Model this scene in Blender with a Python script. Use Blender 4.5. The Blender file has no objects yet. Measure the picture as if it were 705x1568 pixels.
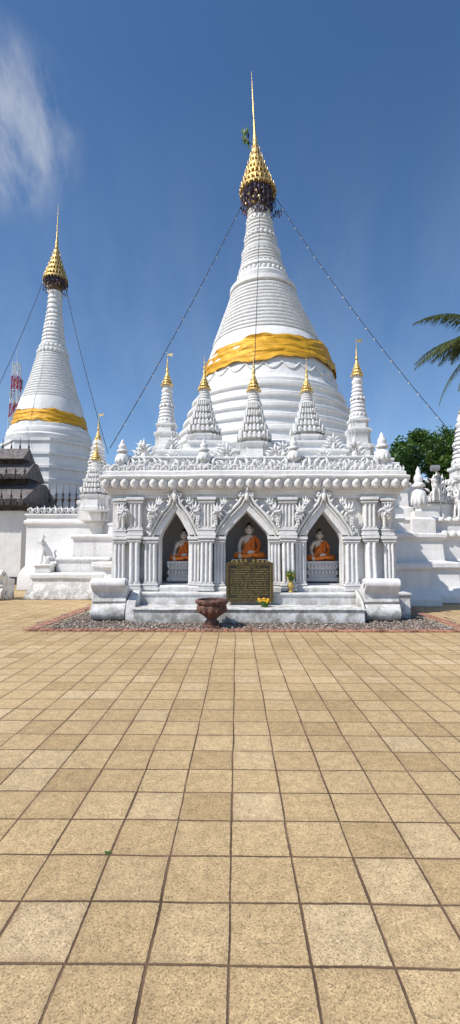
import bpy, math, random
from math import sin, cos, pi, radians, sqrt, atan2
from mathutils import Vector, Matrix
from mathutils import noise as mnoise
random.seed(7)
R = random.Random(11)
scene = bpy.context.scene

# ------------------------------------------------------------------ materials
def newmat(name):
    m = bpy.data.materials.new(name); m.use_nodes = True
    nt = m.node_tree
    return m, nt, nt.nodes, nt.links, nt.nodes["Principled BSDF"]

def N(nt, t, **kw):
    n = nt.nodes.new(t)
    for k, v in kw.items(): setattr(n, k, v)
    return n

def ramp(nt, fac, stops):
    r = nt.nodes.new("ShaderNodeValToRGB")
    e = r.color_ramp.elements
    while len(e) < len(stops): e.new(0.5)
    for i, (p, c) in enumerate(stops):
        e[i].position = p
        e[i].color = (c[0], c[1], c[2], 1) if isinstance(c, (tuple, list)) else (c, c, c, 1)
    nt.links.new(fac, r.inputs[0])
    return r

def mixc(nt, fac, a, b, mode='MIX'):
    m = nt.nodes.new("ShaderNodeMix"); m.data_type = 'RGBA'; m.blend_type = mode
    for s, val in ((0, fac), (6, a), (7, b)):
        if hasattr(val, "is_output"): nt.links.new(val, m.inputs[s])
        elif s == 0: m.inputs[0].default_value = val
        else: m.inputs[s].default_value = (val[0], val[1], val[2], 1)
    return m.outputs[2]

def mth(nt, op, a, b=None, c=None, clamp=False):
    m = nt.nodes.new("ShaderNodeMath"); m.operation = op; m.use_clamp = clamp
    for i, val in enumerate((a, b, c)):
        if val is None: continue
        if hasattr(val, "is_output"): nt.links.new(val, m.inputs[i])
        else: m.inputs[i].default_value = val
    return m.outputs[0]

def noise(nt, vec, scale, detail=5, rough=0.55):
    n = nt.nodes.new("ShaderNodeTexNoise")
    n.inputs["Scale"].default_value = scale; n.inputs["Detail"].default_value = detail
    n.inputs["Roughness"].default_value = rough
    if vec is not None: nt.links.new(vec, n.inputs["Vector"])
    return n.outputs["Fac"]

def plaster(name, grime=0.5, base=(0.83, 0.82, 0.80), dark=(0.30, 0.29, 0.27), low=True, aod=.16, aog=1.2):
    m, nt, nd, L, B = newmat(name)
    geo = N(nt, "ShaderNodeNewGeometry")
    pos = geo.outputs["Position"]
    n1 = noise(nt, pos, 0.9, 7)
    c = ramp(nt, n1, [(0.3, (base[0]*.86, base[1]*.86, base[2]*.87)), (0.7, base)]).outputs[0]
    mp = N(nt, "ShaderNodeMapping"); mp.inputs["Scale"].default_value = (5, 5, 0.5)
    L.new(pos, mp.inputs[0])
    st = ramp(nt, noise(nt, mp.outputs[0], 1.3, 7, .65), [(0.50, 0.0), (0.72, 1.0)]).outputs[0]
    c = mixc(nt, mth(nt, 'MULTIPLY', st, 0.36*grime), c, dark)
    sp = ramp(nt, noise(nt, pos, 11, 8, .7), [(0.54, 0.0), (0.70, 1.0)]).outputs[0]
    c = mixc(nt, mth(nt, 'MULTIPLY', sp, 0.5*grime), c, dark)
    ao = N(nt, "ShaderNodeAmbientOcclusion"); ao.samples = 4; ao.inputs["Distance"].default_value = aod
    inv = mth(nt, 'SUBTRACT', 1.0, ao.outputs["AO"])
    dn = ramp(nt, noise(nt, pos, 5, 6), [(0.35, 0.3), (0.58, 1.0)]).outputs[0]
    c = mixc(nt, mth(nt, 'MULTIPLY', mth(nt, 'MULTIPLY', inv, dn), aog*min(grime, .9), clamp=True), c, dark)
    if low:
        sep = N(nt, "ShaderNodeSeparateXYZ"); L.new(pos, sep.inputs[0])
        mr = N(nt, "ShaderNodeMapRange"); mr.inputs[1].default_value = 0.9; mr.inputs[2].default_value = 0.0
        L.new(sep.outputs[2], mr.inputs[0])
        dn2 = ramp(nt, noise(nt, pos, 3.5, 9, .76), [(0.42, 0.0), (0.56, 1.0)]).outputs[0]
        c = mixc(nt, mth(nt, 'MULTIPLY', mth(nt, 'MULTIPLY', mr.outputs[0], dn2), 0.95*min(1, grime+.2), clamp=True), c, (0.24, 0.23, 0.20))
    L.new(c, B.inputs["Base Color"])
    B.inputs["Roughness"].default_value = 0.75
    B.inputs["Specular IOR Level"].default_value = 0.25
    bp = N(nt, "ShaderNodeBump"); bp.inputs["Strength"].default_value = 0.65; bp.inputs["Distance"].default_value = 0.035
    h = mth(nt, 'ADD', noise(nt, pos, 3.2, 4), mth(nt, 'MULTIPLY', noise(nt, pos, 22, 4), 0.3))
    L.new(h, bp.inputs["Height"]); L.new(bp.outputs[0], B.inputs["Normal"])
    return m

def simple(name, col, rough=0.7, metal=0.0, var=0.25, scale=8, bump=0.2, spec=0.4, bd=.02):
    m, nt, nd, L, B = newmat(name)
    pos = N(nt, "ShaderNodeNewGeometry").outputs["Position"]
    f = noise(nt, pos, scale, 6)
    lo = tuple(x*(1-var) for x in col); hi = tuple(min(1, x*(1+var)) for x in col)
    c = ramp(nt, f, [(0.35, lo), (0.65, hi)]).outputs[0]
    L.new(c, B.inputs["Base Color"])
    B.inputs["Roughness"].default_value = rough; B.inputs["Metallic"].default_value = metal
    B.inputs["Specular IOR Level"].default_value = spec
    bp = N(nt, "ShaderNodeBump"); bp.inputs["Strength"].default_value = bump; bp.inputs["Distance"].default_value = bd
    L.new(noise(nt, pos, scale*4, 4), bp.inputs["Height"]); L.new(bp.outputs[0], B.inputs["Normal"])
    return m

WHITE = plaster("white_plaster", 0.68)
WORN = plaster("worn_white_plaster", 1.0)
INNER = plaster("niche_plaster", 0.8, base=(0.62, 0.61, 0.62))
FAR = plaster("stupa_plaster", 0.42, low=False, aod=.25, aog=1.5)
GOLD = simple("gilded_metal", (0.66, 0.47, 0.18), 0.42, 0.75, 0.5, 14, 0.6)
GOLDD = simple("dark_bells", (0.075, 0.055, 0.085), 0.5, 0.3, 0.6, 12, 0.3)
GAP = simple("gap_shade_gilding", (0.20, 0.125, 0.05), 0.5, 0.6, 0.5, 14, 0.4)  # darker gold: shade of the gaps between crown tiers, put into the colour
TEAK = simple("dark_teak", (0.055, 0.045, 0.042), 0.8, 0, 0.5, 4)
TILEROOF = simple("roof_shingle", (0.16, 0.14, 0.135), 0.85, 0, 0.4, 5)
SKIN = simple("statue_white", (0.82, 0.74, 0.66), 0.5, 0, 0.06, 5, 0.05)
ROBE = simple("orange_robe", (0.90, 0.23, 0.035), 0.6, 0, 0.15, 14, 0.3)
BLACK = simple("black_paint", (0.015, 0.013, 0.013), 0.5, 0, 0.1)
RED = simple("red_paint", (0.5, 0.05, 0.04), 0.5, 0, 0.1)
WPAINT = simple("white_paint", (0.75, 0.75, 0.75), 0.5, 0, 0.05)
CLAY = simple("rusted_clay", (0.13, 0.065, 0.048), 0.7, 0, 0.6, 14, 0.5)
FRAME = simple("sign_frame", (0.10, 0.07, 0.03), 0.55, 0.2, 0.4, 14, 0.3)
BRICK = simple("red_brick", (0.33, 0.16, 0.105), 0.85, 0, 0.5, 6, 0.4)
CABLE = simple("cable", (0.02, 0.02, 0.022), 0.6)
BULB = simple("bulb", (0.6, 0.6, 0.55), 0.3)
BOARD = simple("sign_board", (0.030, 0.026, 0.014), 0.6, 0, 0.3, 6)
GLET = simple("gold_letter", (0.42, 0.31, 0.09), 0.5, 0.2, 0.2, 20)
BARK = simple("bark", (0.16, 0.12, 0.09), 0.9, 0, 0.4, 6, 0.5)
MARI = simple("marigold", (0.85, 0.42, 0.02), 0.7, 0, 0.3, 30)
PLANT = simple("green_plant", (0.08, 0.16, 0.03), 0.6, 0, 0.4, 20)
STEEL = simple("galvanised_steel", (0.35, 0.35, 0.36), 0.5, 0.5, 0.1)
MASONRY = {"white_plaster", "worn_white_plaster", "stupa_plaster", "niche_plaster"}

def leafmat(name, a, b, tr=0.3):
    m, nt, nd, L, B = newmat(name)
    pos = N(nt, "ShaderNodeNewGeometry").outputs["Position"]
    c = ramp(nt, noise(nt, pos, 1.7, 5, .7), [(0.32, a), (0.68, b)]).outputs[0]
    L.new(c, B.inputs["Base Color"]); B.inputs["Roughness"].default_value = 0.5
    t = N(nt, "ShaderNodeBsdfTranslucent"); L.new(c, t.inputs[0])
    mx = N(nt, "ShaderNodeMixShader"); mx.inputs[0].default_value = tr
    L.new(B.outputs[0], mx.inputs[1]); L.new(t.outputs[0], mx.inputs[2])
    L.new(mx.outputs[0], nd["Material Output"].inputs[0])
    return m
LEAF = leafmat("foliage", (0.03, 0.075, 0.012), (0.10, 0.19, 0.03))
PALM = leafmat("palm_frond_leaf", (0.045, 0.075, 0.02), (0.12, 0.14, 0.04))

def clothmat():
    m, nt, nd, L, B = newmat("golden_cloth")
    pos = N(nt, "ShaderNodeNewGeometry").outputs["Position"]
    mp = N(nt, "ShaderNodeMapping"); mp.inputs["Scale"].default_value = (.5, .5, 4.5); mp.inputs["Rotation"].default_value = (0.1, .1, 0); L.new(pos, mp.inputs[0])
    c = ramp(nt, noise(nt, mp.outputs[0], 1.5, 5), [(0.3, (0.64, 0.31, 0.010)), (0.7, (0.80, 0.44, 0.022))]).outputs[0]
    L.new(c, B.inputs["Base Color"]); B.inputs["Roughness"].default_value = 0.48
    B.inputs["Metallic"].default_value = 0.15
    bp = N(nt, "ShaderNodeBump"); bp.inputs["Strength"].default_value = 1.0; bp.inputs["Distance"].default_value = 0.14
    L.new(noise(nt, mp.outputs[0], 1.7, 5), bp.inputs["Height"]); L.new(bp.outputs[0], B.inputs["Normal"])
    return m
CLOTH = clothmat()

def paver():
    m, nt, nd, L, B = newmat("concrete_pavers")
    pos = N(nt, "ShaderNodeNewGeometry").outputs["Position"]
    sep = N(nt, "ShaderNodeSeparateXYZ"); L.new(pos, sep.inputs[0])
    X, Y = sep.outputs[0], sep.outputs[1]
    w = mth(nt, 'MULTIPLY', mth(nt, 'SUBTRACT', noise(nt, pos, 1.1, 2), 0.5), 0.024)
    w2 = mth(nt, 'MULTIPLY', mth(nt, 'SUBTRACT', noise(nt, pos, 1.7, 2), 0.5), 0.024)
    gx = mth(nt, 'DIVIDE', mth(nt, 'ADD', mth(nt, 'ADD', X, 30.03), w), 0.3)
    gy = mth(nt, 'DIVIDE', mth(nt, 'ADD', mth(nt, 'ADD', Y, 28.20), w2), 0.3)
    ix, iy = mth(nt, 'FLOOR', gx), mth(nt, 'FLOOR', gy)
    cmb = N(nt, "ShaderNodeCombineXYZ"); L.new(ix, cmb.inputs[0]); L.new(iy, cmb.inputs[1])
    wn = N(nt, "ShaderNodeTexWhiteNoise", noise_dimensions='2D'); L.new(cmb.outputs[0], wn.inputs["Vector"])
    rnd = wn.outputs["Value"]
    sc = N(nt, "ShaderNodeSeparateColor"); L.new(wn.outputs["Color"], sc.inputs[0])
    fx, fy = mth(nt, 'FRACT', gx), mth(nt, 'FRACT', gy)
    ox = mth(nt, 'MULTIPLY', mth(nt, 'SUBTRACT', sc.outputs[2], 0.5), 0.012)
    fx = mth(nt, 'ADD', fx, ox)
    ex = mth(nt, 'MINIMUM', fx, mth(nt, 'SUBTRACT', 1.0, fx))
    ey = mth(nt, 'MINIMUM', fy, mth(nt, 'SUBTRACT', 1.0, fy))
    e0 = mth(nt, 'MINIMUM', ex, ey)
    e = mth(nt, 'ADD', e0, mth(nt, 'MULTIPLY', mth(nt, 'SUBTRACT', noise(nt, pos, 30, 5, .7), 0.5), 0.034))
    jw = mth(nt, 'MULTIPLY_ADD', sc.outputs[0], 0.007, 0.004)
    groove = N(nt, "ShaderNodeMapRange"); groove.interpolation_type = 'SMOOTHSTEP'
    L.new(e, groove.inputs[0]); L.new(jw, groove.inputs[1]); groove.inputs[2].default_value = 0.025
    g = groove.outputs[0]
    tone = ramp(nt, rnd, [(0.0, (0.47, 0.335, 0.175)), (0.2, (0.535, 0.388, 0.207)), (0.85, (0.575, 0.425, 0.235)), (1.0, (0.61, 0.465, 0.275))]).outputs[0]
    vo = N(nt, "ShaderNodeTexVoronoi"); vo.inputs["Scale"].default_value = 190; L.new(pos, vo.inputs["Vector"])
    s2 = N(nt, "ShaderNodeSeparateColor"); L.new(vo.outputs["Color"], s2.inputs[0])
    ag = ramp(nt, s2.outputs[0], [(0.0, 0.48), (0.3, 0.90), (0.8, 1.06), (1.0, 1.35)]).outputs[0]
    c = mixc(nt, 1.0, tone, ag, 'MULTIPLY')
    big = ramp(nt, noise(nt, pos, 0.5, 7, .62), [(0.32, (0.80, 0.78, 0.76)), (0.62, (1.05, 1.04, 1.02))]).outputs[0]
    c = mixc(nt, 1.0, c, big, 'MULTIPLY')
    mot = ramp(nt, noise(nt, pos, 13, 8, .74), [(0.32, (0.76, 0.75, 0.74)), (0.58, (1.05, 1.05, 1.05))]).outputs[0]
    c = mixc(nt, 1.0, c, mot, 'MULTIPLY')
    ed = N(nt, "ShaderNodeMapRange"); L.new(e0, ed.inputs[0]); ed.inputs[1].default_value = 0.18; ed.inputs[2].default_value = 0.01
    en = ramp(nt, noise(nt, pos, 7, 6, .7), [(0.35, 0.15), (0.65, 1.0)]).outputs[0]
    c = mixc(nt, mth(nt, 'MULTIPLY', mth(nt, 'MULTIPLY', mth(nt, 'MULTIPLY', ed.outputs[0], sc.outputs[1]), en), 0.7), c, (0.30, 0.205, 0.115))
    rs = ramp(nt, noise(nt, pos, 0.8, 5, .65), [(0.64, 0.0), (0.74, 0.4)]).outputs[0]
    c = mixc(nt, rs, c, (0.38, 0.22, 0.14))
    jc = ramp(nt, noise(nt, pos, 2.2, 5), [(0.35, (0.08, 0.048, 0.030)), (0.60, (0.18, 0.11, 0.065)), (0.70, (0.33, 0.22, 0.13))]).outputs[0]
    c = mixc(nt, g, jc, c)
    L.new(c, B.inputs["Base Color"]); B.inputs["Roughness"].default_value = 0.85
    B.inputs["Specular IOR Level"].default_value = 0.2
    hh = mth(nt, 'ADD', mth(nt, 'ADD', g, mth(nt, 'MULTIPLY', s2.outputs[0], 0.10)), mth(nt, 'MULTIPLY', rnd, 0.15))
    bp = N(nt, "ShaderNodeBump"); bp.inputs["Strength"].default_value = 0.8; bp.inputs["Distance"].default_value = 0.006
    L.new(hh, bp.inputs["Height"]); L.new(bp.outputs[0], B.inputs["Normal"])
    return m
PAVER = paver()
EARTH = simple("earth_grass", (0.10, 0.10, 0.045), 0.95, 0, 0.5, 0.5)

def gravelmat():
    m, nt, nd, L, B = newmat("gravel_stones")
    pos = N(nt, "ShaderNodeNewGeometry")
    c = ramp(nt, pos.outputs["Random Per Island"], [(0, (0.09, 0.07, 0.06)), (0.4, (0.21, 0.165, 0.13)), (0.8, (0.36, 0.29, 0.23)), (1, (0.58, 0.53, 0.46))]).outputs[0]
    L.new(c, B.inputs["Base Color"]); B.inputs["Roughness"].default_value = 0.8
    return m
GRAVEL = gravelmat()
GBED = simple("gravel_bed_soil", (0.15, 0.11, 0.085), 0.95, 0, 0.4, 30)

# ------------------------------------------------------------------ mesh builder
def wobble(x, y, z):
    p = Vector((x, y, z))
    a = mnoise.noise_vector(p*1.1)*.016 + mnoise.noise_vector(p*4.3)*.006
    return (x+a.x, y+a.y*.6, z+a.z)

class MB:
    def __init__(s): s.v = []; s.f = []; s.m = []
    def add(s, vs, fs, mat=0):
        o = len(s.v); s.v.extend(vs)
        for f in fs: s.f.append(tuple(i+o for i in f)); s.m.append(mat)
    def box(s, x0, x1, y0, y1, z0, z1, mat=0):
        s.add([(x0,y0,z0),(x1,y0,z0),(x1,y1,z0),(x0,y1,z0),(x0,y0,z1),(x1,y0,z1),(x1,y1,z1),(x0,y1,z1)],
              [(0,3,2,1),(4,5,6,7),(0,1,5,4),(1,2,6,5),(2,3,7,6),(3,0,4,7)], mat)
    def loft(s, rings, mat=0, cap=True):
        n = len(rings[0]); vs = [p for r in rings for p in r]; fs = []
        for k in range(len(rings)-1):
            for i in range(n):
                j = (i+1) % n
                fs.append((k*n+i, k*n+j, (k+1)*n+j, (k+1)*n+i))
        if cap:
            fs.append(tuple(range(n-1, -1, -1))); fs.append(tuple((len(rings)-1)*n+i for i in range(n)))
        s.add(vs, fs, mat)
    def lathe(s, cx, cy, prof, seg=24, mat=0, a0=0.0):
        s.loft([[(cx+r*cos(a0+2*pi*i/seg), cy+r*sin(a0+2*pi*i/seg), z) for i in range(seg)] for r, z in prof], mat)
    def poly(s, cx, cy, prof, unit, mat=0):
        s.loft([[(cx+h*u, cy+h*w, z) for u, w in unit] for h, z in prof], mat)
    def rect(s, x0, x1, y0, y1, prof, mat=0, n=1):
        def ring(o, z):
            a, b, c, d = x0-o, x1+o, y0-o, y1+o
            r = [(a+(b-a)*i/n, c, z) for i in range(n)] + [(b, c+(d-c)*i/n, z) for i in range(n)]
            return r + [(b+(a-b)*i/n, d, z) for i in range(n)] + [(a, d+(c-d)*i/n, z) for i in range(n)]
        s.loft([ring(o, z) for o, z in prof], mat)
    def prism_xz(s, p, y0, y1, mat=0):
        s.loft([[(x,y0,z) for x,z in p],[(x,y1,z) for x,z in p]], mat)
    def prism_yz(s, p, x0, x1, mat=0):
        s.loft([[(x0,y,z) for y,z in p],[(x1,y,z) for y,z in p]], mat)
    def tube(s, pts, rad, seg=6, mat=0):
        pts = [Vector(p) for p in pts]; rings = []
        up = None
        for i, p in enumerate(pts):
            t = (pts[min(i+1, len(pts)-1)]-pts[max(i-1, 0)])
            if t.length < 1e-9: t = Vector((0,0,1))
            t.normalize()
            if up is None:
                up = Vector((0,1,0)) if abs(t.y) < 0.9 else Vector((1,0,0))
            a = t.cross(up).normalized(); b = a.cross(t).normalized(); up = b
            r = rad[i] if isinstance(rad, (list, tuple)) else rad
            rings.append([tuple(p+a*r*cos(2*pi*k/seg)+b*r*sin(2*pi*k/seg)) for k in range(seg)])
        s.loft(rings, mat)
    def ell(s, c, r, rot=0.0, nu=8, nv=5, mat=0):
        vs = []; fs = []
        ca, sa = cos(rot), sin(rot)
        def T(x, y, z): return (c[0]+x*ca-y*sa, c[1]+x*sa+y*ca, c[2]+z)
        vs.append(T(0,0,-r[2]))
        for j in range(1, nv):
            ph = -pi/2+pi*j/nv
            for i in range(nu):
                th = 2*pi*i/nu
                vs.append(T(r[0]*cos(ph)*cos(th), r[1]*cos(ph)*sin(th), r[2]*sin(ph)))
        vs.append(T(0,0,r[2])); n = len(vs)
        for i in range(nu): fs.append((0, 1+(i+1)%nu, 1+i))
        for j in range(nv-2):
            for i in range(nu):
                a = 1+j*nu+i; b = 1+j*nu+(i+1)%nu
                fs.append((a, b, b+nu, a+nu))
        for i in range(nu): fs.append((n-1, n-1-nu+i, n-1-nu+(i+1)%nu))
        s.add(vs, fs, mat)
    def curl(s, x, y, z, r, d=1, a0=pi, turns=1.3, th=0.3, mat=0, yx=False):
        P = []; Rr = []
        n = 13
        for i in range(n):
            t = i/(n-1); a = a0 - d*t*turns*2*pi; rr = r*(1-0.8*t)
            dx, dz = rr*cos(a), rr*sin(a)
            P.append((x, y+dx, z+dz) if yx else (x+dx, y, z+dz)); Rr.append(r*th*(1-0.55*t))
        s.tube(P, Rr, 6, mat)
    def flame(s, x, y, z, ang, L, bend=0.8, w=0.16, mat=0, yx=False):
        P = []; Rr = []; a = ang; px, pz = x, z; n = 7
        for i in range(n):
            t = i/(n-1)
            P.append((x if yx else px, (y+px-x) if yx else y-0.25*L*w*sin(pi*t), pz)); Rr.append(L*w*(0.35+0.9*sin(pi*min(1, t*1.05+0.12)))*(1-t**3)+0.003)
            px += L/n*cos(a); pz += L/n*sin(a); a += bend/n
        s.tube(P, Rr, 6, mat)
    def acanthus(s, x, y, z, size, d=1, up=1, mat=0):
        for k, (an, l, b) in enumerate(((20,1.0,1.6),(50,.95,1.3),(80,.8,.9),(-10,.85,1.8),(115,.6,.5))):
            an = radians(an+R.uniform(-6,6))
            if up < 0: an = -an; b = -b
            if d < 0: an = pi-an; b = -b
            s.flame(x, y-0.012*k, z, an, size*l*R.uniform(.9,1.1), b, 0.10, mat)
        s.curl(x+d*size*.15, y-0.03, z+up*size*.05, size*.2, d, pi if d > 0 else 0, 1.2, .3, mat)
    def obj(s, name, mats, parent=None, ang=35, fn=None, bevel=0):
        vs = [fn(*p) for p in s.v] if fn else s.v
        ml = mats if isinstance(mats, (list, tuple)) else [mats]
        if ml[0].name in MASONRY: vs = [wobble(*p) for p in vs]
        me = bpy.data.meshes.new(name); me.from_pydata(vs, [], s.f)
        for mt in ml: me.materials.append(mt)
        me.polygons.foreach_set("material_index", s.m)
        me.polygons.foreach_set("use_smooth", [True]*len(me.polygons))
        me.validate(); me.update()
        me.set_sharp_from_angle(angle=radians(ang))
        o = bpy.data.objects.new(name, me); scene.collection.objects.link(o)
        if parent: o.parent = parent
        if bevel:
            b = o.modifiers.new("bevel", 'BEVEL'); b.width = bevel; b.segments = 2; b.limit_method = 'ANGLE'; b.angle_limit = radians(40)
            b.use_clamp_overlap = True
        return o

def empty(name):
    o = bpy.data.objects.new(name, None); scene.collection.objects.link(o); return o

# ------------------------------------------------------------------ ground
g = MB(); g.add([(-700,-300,-0.012),(700,-300,-0.012),(700,1500,-0.012),(-700,1500,-0.012)], [(0,1,2,3)]); g.obj("ground", EARTH)
g = MB(); g.add([(-29,-12,0),(29,-12,0),(29,44,0),(-29,44,0)], [(0,1,2,3)]); g.obj("paved_courtyard", PAVER)

GX0, GX1, GY0, GY1 = -3.75, 4.25, 8.95, 14.2
gb = empty("gravel_bed")
g = MB(); g.add([(GX0,GY0,.004),(GX1,GY0,.004),(GX1,GY1,.004),(GX0,GY1,.004)], [(0,1,2,3)]); g.obj("soil", GBED, gb)
g = MB()
def stone(x, y, r):
    g.ell((x, y, .008+r*.3), (r*R.uniform(.7,1.3), r*R.uniform(.7,1.2), r*R.uniform(.45,.8)), R.uniform(0,3.1), 6, 4)
for i in range(7500):
    x = R.uniform(GX0, GX1); y = R.uniform(GY0, 13.6)
    if -3.1 < x < 3.8 and y > 10.3: continue
    if -2.2 < x < 2.7 and y > 9.72: continue
    stone(x, y, R.uniform(.012, .034))
for i in range(520):
    sx = R.choice((GX0-.1, GX1+.1)); stone(sx+R.gauss(0,.18), R.uniform(GY0, 13), R.uniform(.010,.022))
for i in range(140):
    stone(R.uniform(GX0, GX1), GY0-.1-abs(R.gauss(0,.15)), R.uniform(.006,.014))
g.obj("stones", GRAVEL, gb)
be = empty("brick_edging"); g = MB()
x = GX0-.25
while x < GX1+.2:
    g.box(x, x+.095, GY0-.2+R.uniform(-.008,.008), GY0-.01, 0.0, .030+R.uniform(-.008,.008)); x += .107
for sx in (GX0-.36, GX1+.10):
    y = GY0-.1
    while y < 13.4:
        g.box(sx+R.uniform(-.01,.01), sx+.24, y, y+.24, 0.0, .014+R.uniform(0,.006)); y += .25
g.obj("bricks", BRICK, be, bevel=.006)

# ------------------------------------------------------------------ crown (gilded umbrella)
def crown(cx, cy, z0, z1, r, mb, rodtop, seg=24, lo=1):
    """materials: 0 gold, 1 dark bells, 3 darker gold for gap shade"""
    H = z1-z0; n = 7
    for k in range(n):
        t = k/n; t2 = (k+1)/n
        rr = r*(1-t)**1.3*.98+r*.07
        rn = r*(1-t2)**1.3*.98+r*.07
        za = z0+H*t*.98; dz = H/n
        mb.lathe(cx, cy, [(rr*.90, za), (rr*1.02, za+dz*.06), (rr*.98, za+dz*.30), (rr*.86, za+dz*.52), (rn*.86, za+dz*.60)], seg, 0)
        mb.lathe(cx, cy, [(rn*.84, za+dz*.55), (rn*.80, za+dz*1.1)], seg, 3)
        m = max(8, int(24*(1-t*.55)))
        for i in range(m):
            a = 2*pi*i/m+k
            mb.ell((cx+rr*.99*cos(a), cy+rr*.99*sin(a), za-dz*.05), (rr*.045, rr*.03, dz*.22), a+pi/2, 5, 4, 0)
            mb.ell((cx+rr*.93*cos(a+.1), cy+rr*.93*sin(a+.1), za+dz*.60), (rr*.055, rr*.03, dz*.34), a+pi/2, 5, 4, 0)
    Hr = rodtop-z1
    mb.lathe(cx, cy, [(r*.11, z1-H*.08), (r*.13, z1), (r*.06, z1+Hr*.12), (r*.085, z1+Hr*.2), (r*.035, z1+Hr*.3),
                      (r*.065, z1+Hr*.42), (r*.028, z1+Hr*.5), (r*.045, z1+Hr*.62), (r*.02, z1+Hr*.75), (.006, rodtop)], 8, 0)
    for i in range(int(150*lo)):
        a = R.uniform(0, 2*pi); rr = r*R.uniform(.74, 1.05); z = z0-H*R.uniform(-.03, .30)
        mb.ell((cx+rr*cos(a), cy+rr*sin(a), z), (r*.05, r*.05, r*.09), a, 5, 4, 1 if R.random() < .75 else 0)
    for i in range(24):
        a = 2*pi*i/24
        mb.tube([(cx+r*.98*cos(a), cy+r*.98*sin(a), z0+H*.03), (cx+r*.98*cos(a), cy+r*.98*sin(a), z0-H*(.2+.12*(i%3)/2))], r*.016, 4, 1)
    mb.lathe(cx, cy, [(r*.75, z0-H*.10), (r*.85, z0-H*.08), (r*.85, z0), (r*.5, z0+H*.02)], seg, 1)

def rings(prof, r0, z0, r1, z1, n, bul=.04, curve=1.0):
    for k in range(n):
        ta = k/n; tb = (k+1)/n
        ra = r0+(r1-r0)*ta**curve; rb = r0+(r1-r0)*tb**curve
        za = z0+(z1-z0)*ta; dz = (z1-z0)/n
        prof += [(ra, za), (ra+bul, za+dz*.15), (ra+bul*.9, za+dz*.55), (rb+bul*.1, za+dz*.85)]
    return prof

def petals(mb, cx, cy, r, z, n, w, h, out=.05, mat=0, ph=0):
    for i in range(n):
        a = 2*pi*(i+ph)/n
        mb.ell((cx+r*cos(a), cy+r*sin(a), z), (w, out, h), a+pi/2, 8, 5, mat)

# ------------------------------------------------------------------ main stupa
CX, CY = 1.32, 19.0
UNIT = [(1,.45),(.9,.45),(.9,.62),(.8,.62),(.8,.8),(.62,.8),(.62,.9),(.45,.9),(.45,1)]
def fullunit(q):
    out = list(q)
    out += [(-x, y) for x, y in reversed(q)]
    out += [(-x, -y) for x, y in q]
    out += [(x, -y) for x, y in reversed(q)]
    return out
U4 = fullunit(UNIT)
lean = lambda x, y, z: (x-0.044*max(0, z-9), y, z)
ms = empty("white_stupa")
b = MB()
b.poly(CX, CY, [(6.95,0),(6.95,.22),(6.75,.36),(6.62,.5),(6.6,.95),(6.72,1.02),(6.72,1.18),(6.25,1.22),(6.2,1.85),(6.32,1.92),(6.32,2.05),(5.95,2.1),(5.92,2.42),(5.98,2.46),(5.98,2.52),
        (5.6,2.56),(5.55,2.9),(5.3,2.95),(5.28,3.5),(5.4,3.58),(5.4,3.72),(5.0,3.76),(4.98,4.1),(5.06,4.16),(5.06,4.26),(4.7,4.3),(4.68,4.66),(4.76,4.72),(4.76,4.82),(4.2,4.86)], U4)
b.obj("terraced_base", FAR, ms, bevel=.035)
b = MB()
def stp(o, r, z0, z1):
    o += [(r-.08, z0), (r-.08, z1-.18), (r+.0, z1-.13), (r+.0, z1-.03), (r-.04, z1)]
pr = []
for r, z0, z1 in ((4.25,4.6,5.2),(4.0,5.2,5.75),(3.78,5.76,6.25),(3.58,6.26,6.7),(3.40,6.71,7.15),(3.22,7.16,7.6)):
    stp(pr, r, z0, z1)
pr += [(3.05,7.62),(3.05,7.78),(2.98,7.84),(2.92,8.0),(2.88,8.2),(2.82,8.45),(2.74,8.75),(2.62,9.15),(2.48,9.6),(2.36,9.9),(2.27,10.1)]
pr += rings([], 2.26, 10.12, 1.34, 12.5, 13, .035)
pr += [(1.34,12.5),(1.45,12.56),(1.43,12.74),(1.24,12.82),(1.12,12.92),(1.16,13.1),(1.06,13.28),(.97,13.38),(1.05,13.5),(1.03,13.62),(.91,13.7)]
pr += rings([], .91, 13.7, .78, 14.3, 4, .05)
pr += [(.84,14.32),(.86,14.45),(.74,14.5)]
pr += rings([], .72, 14.5, .42, 16.5, 11, .05)
pr += [(.36,16.7),(.3,17.4),(.1,17.6)]
b.lathe(CX, CY, pr, 96)
petals(b, CX, CY, 1.37, 12.62, 40, .11, .13, .07)
petals(b, CX, CY, 1.07, 13.26, 32, .105, .13, .06)
petals(b, CX, CY, .95, 13.6, 30, .10, .10, .06, ph=.5)
petals(b, CX, CY, .80, 14.35, 24, .10, .12, .05)
for z, r, n in ((15.1, .68, 20), (15.9, .56, 16)):
    petals(b, CX, CY, r, z, n, .09, .10, .045)
for i in range(26):
    a0 = 2*pi*i/26; P = []
    for k in range(7):
        t = k/6; a = a0+t*2*pi/26; z = 8.45-.28*sin(pi*t)
        r = 2.84+(8.45-z)*.22
        P.append((CX+r*cos(a), CY+r*sin(a), z))
    b.tube(P, .03, 5)
b.obj("bell_and_spire", FAR, ms, 40, lean)
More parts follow.
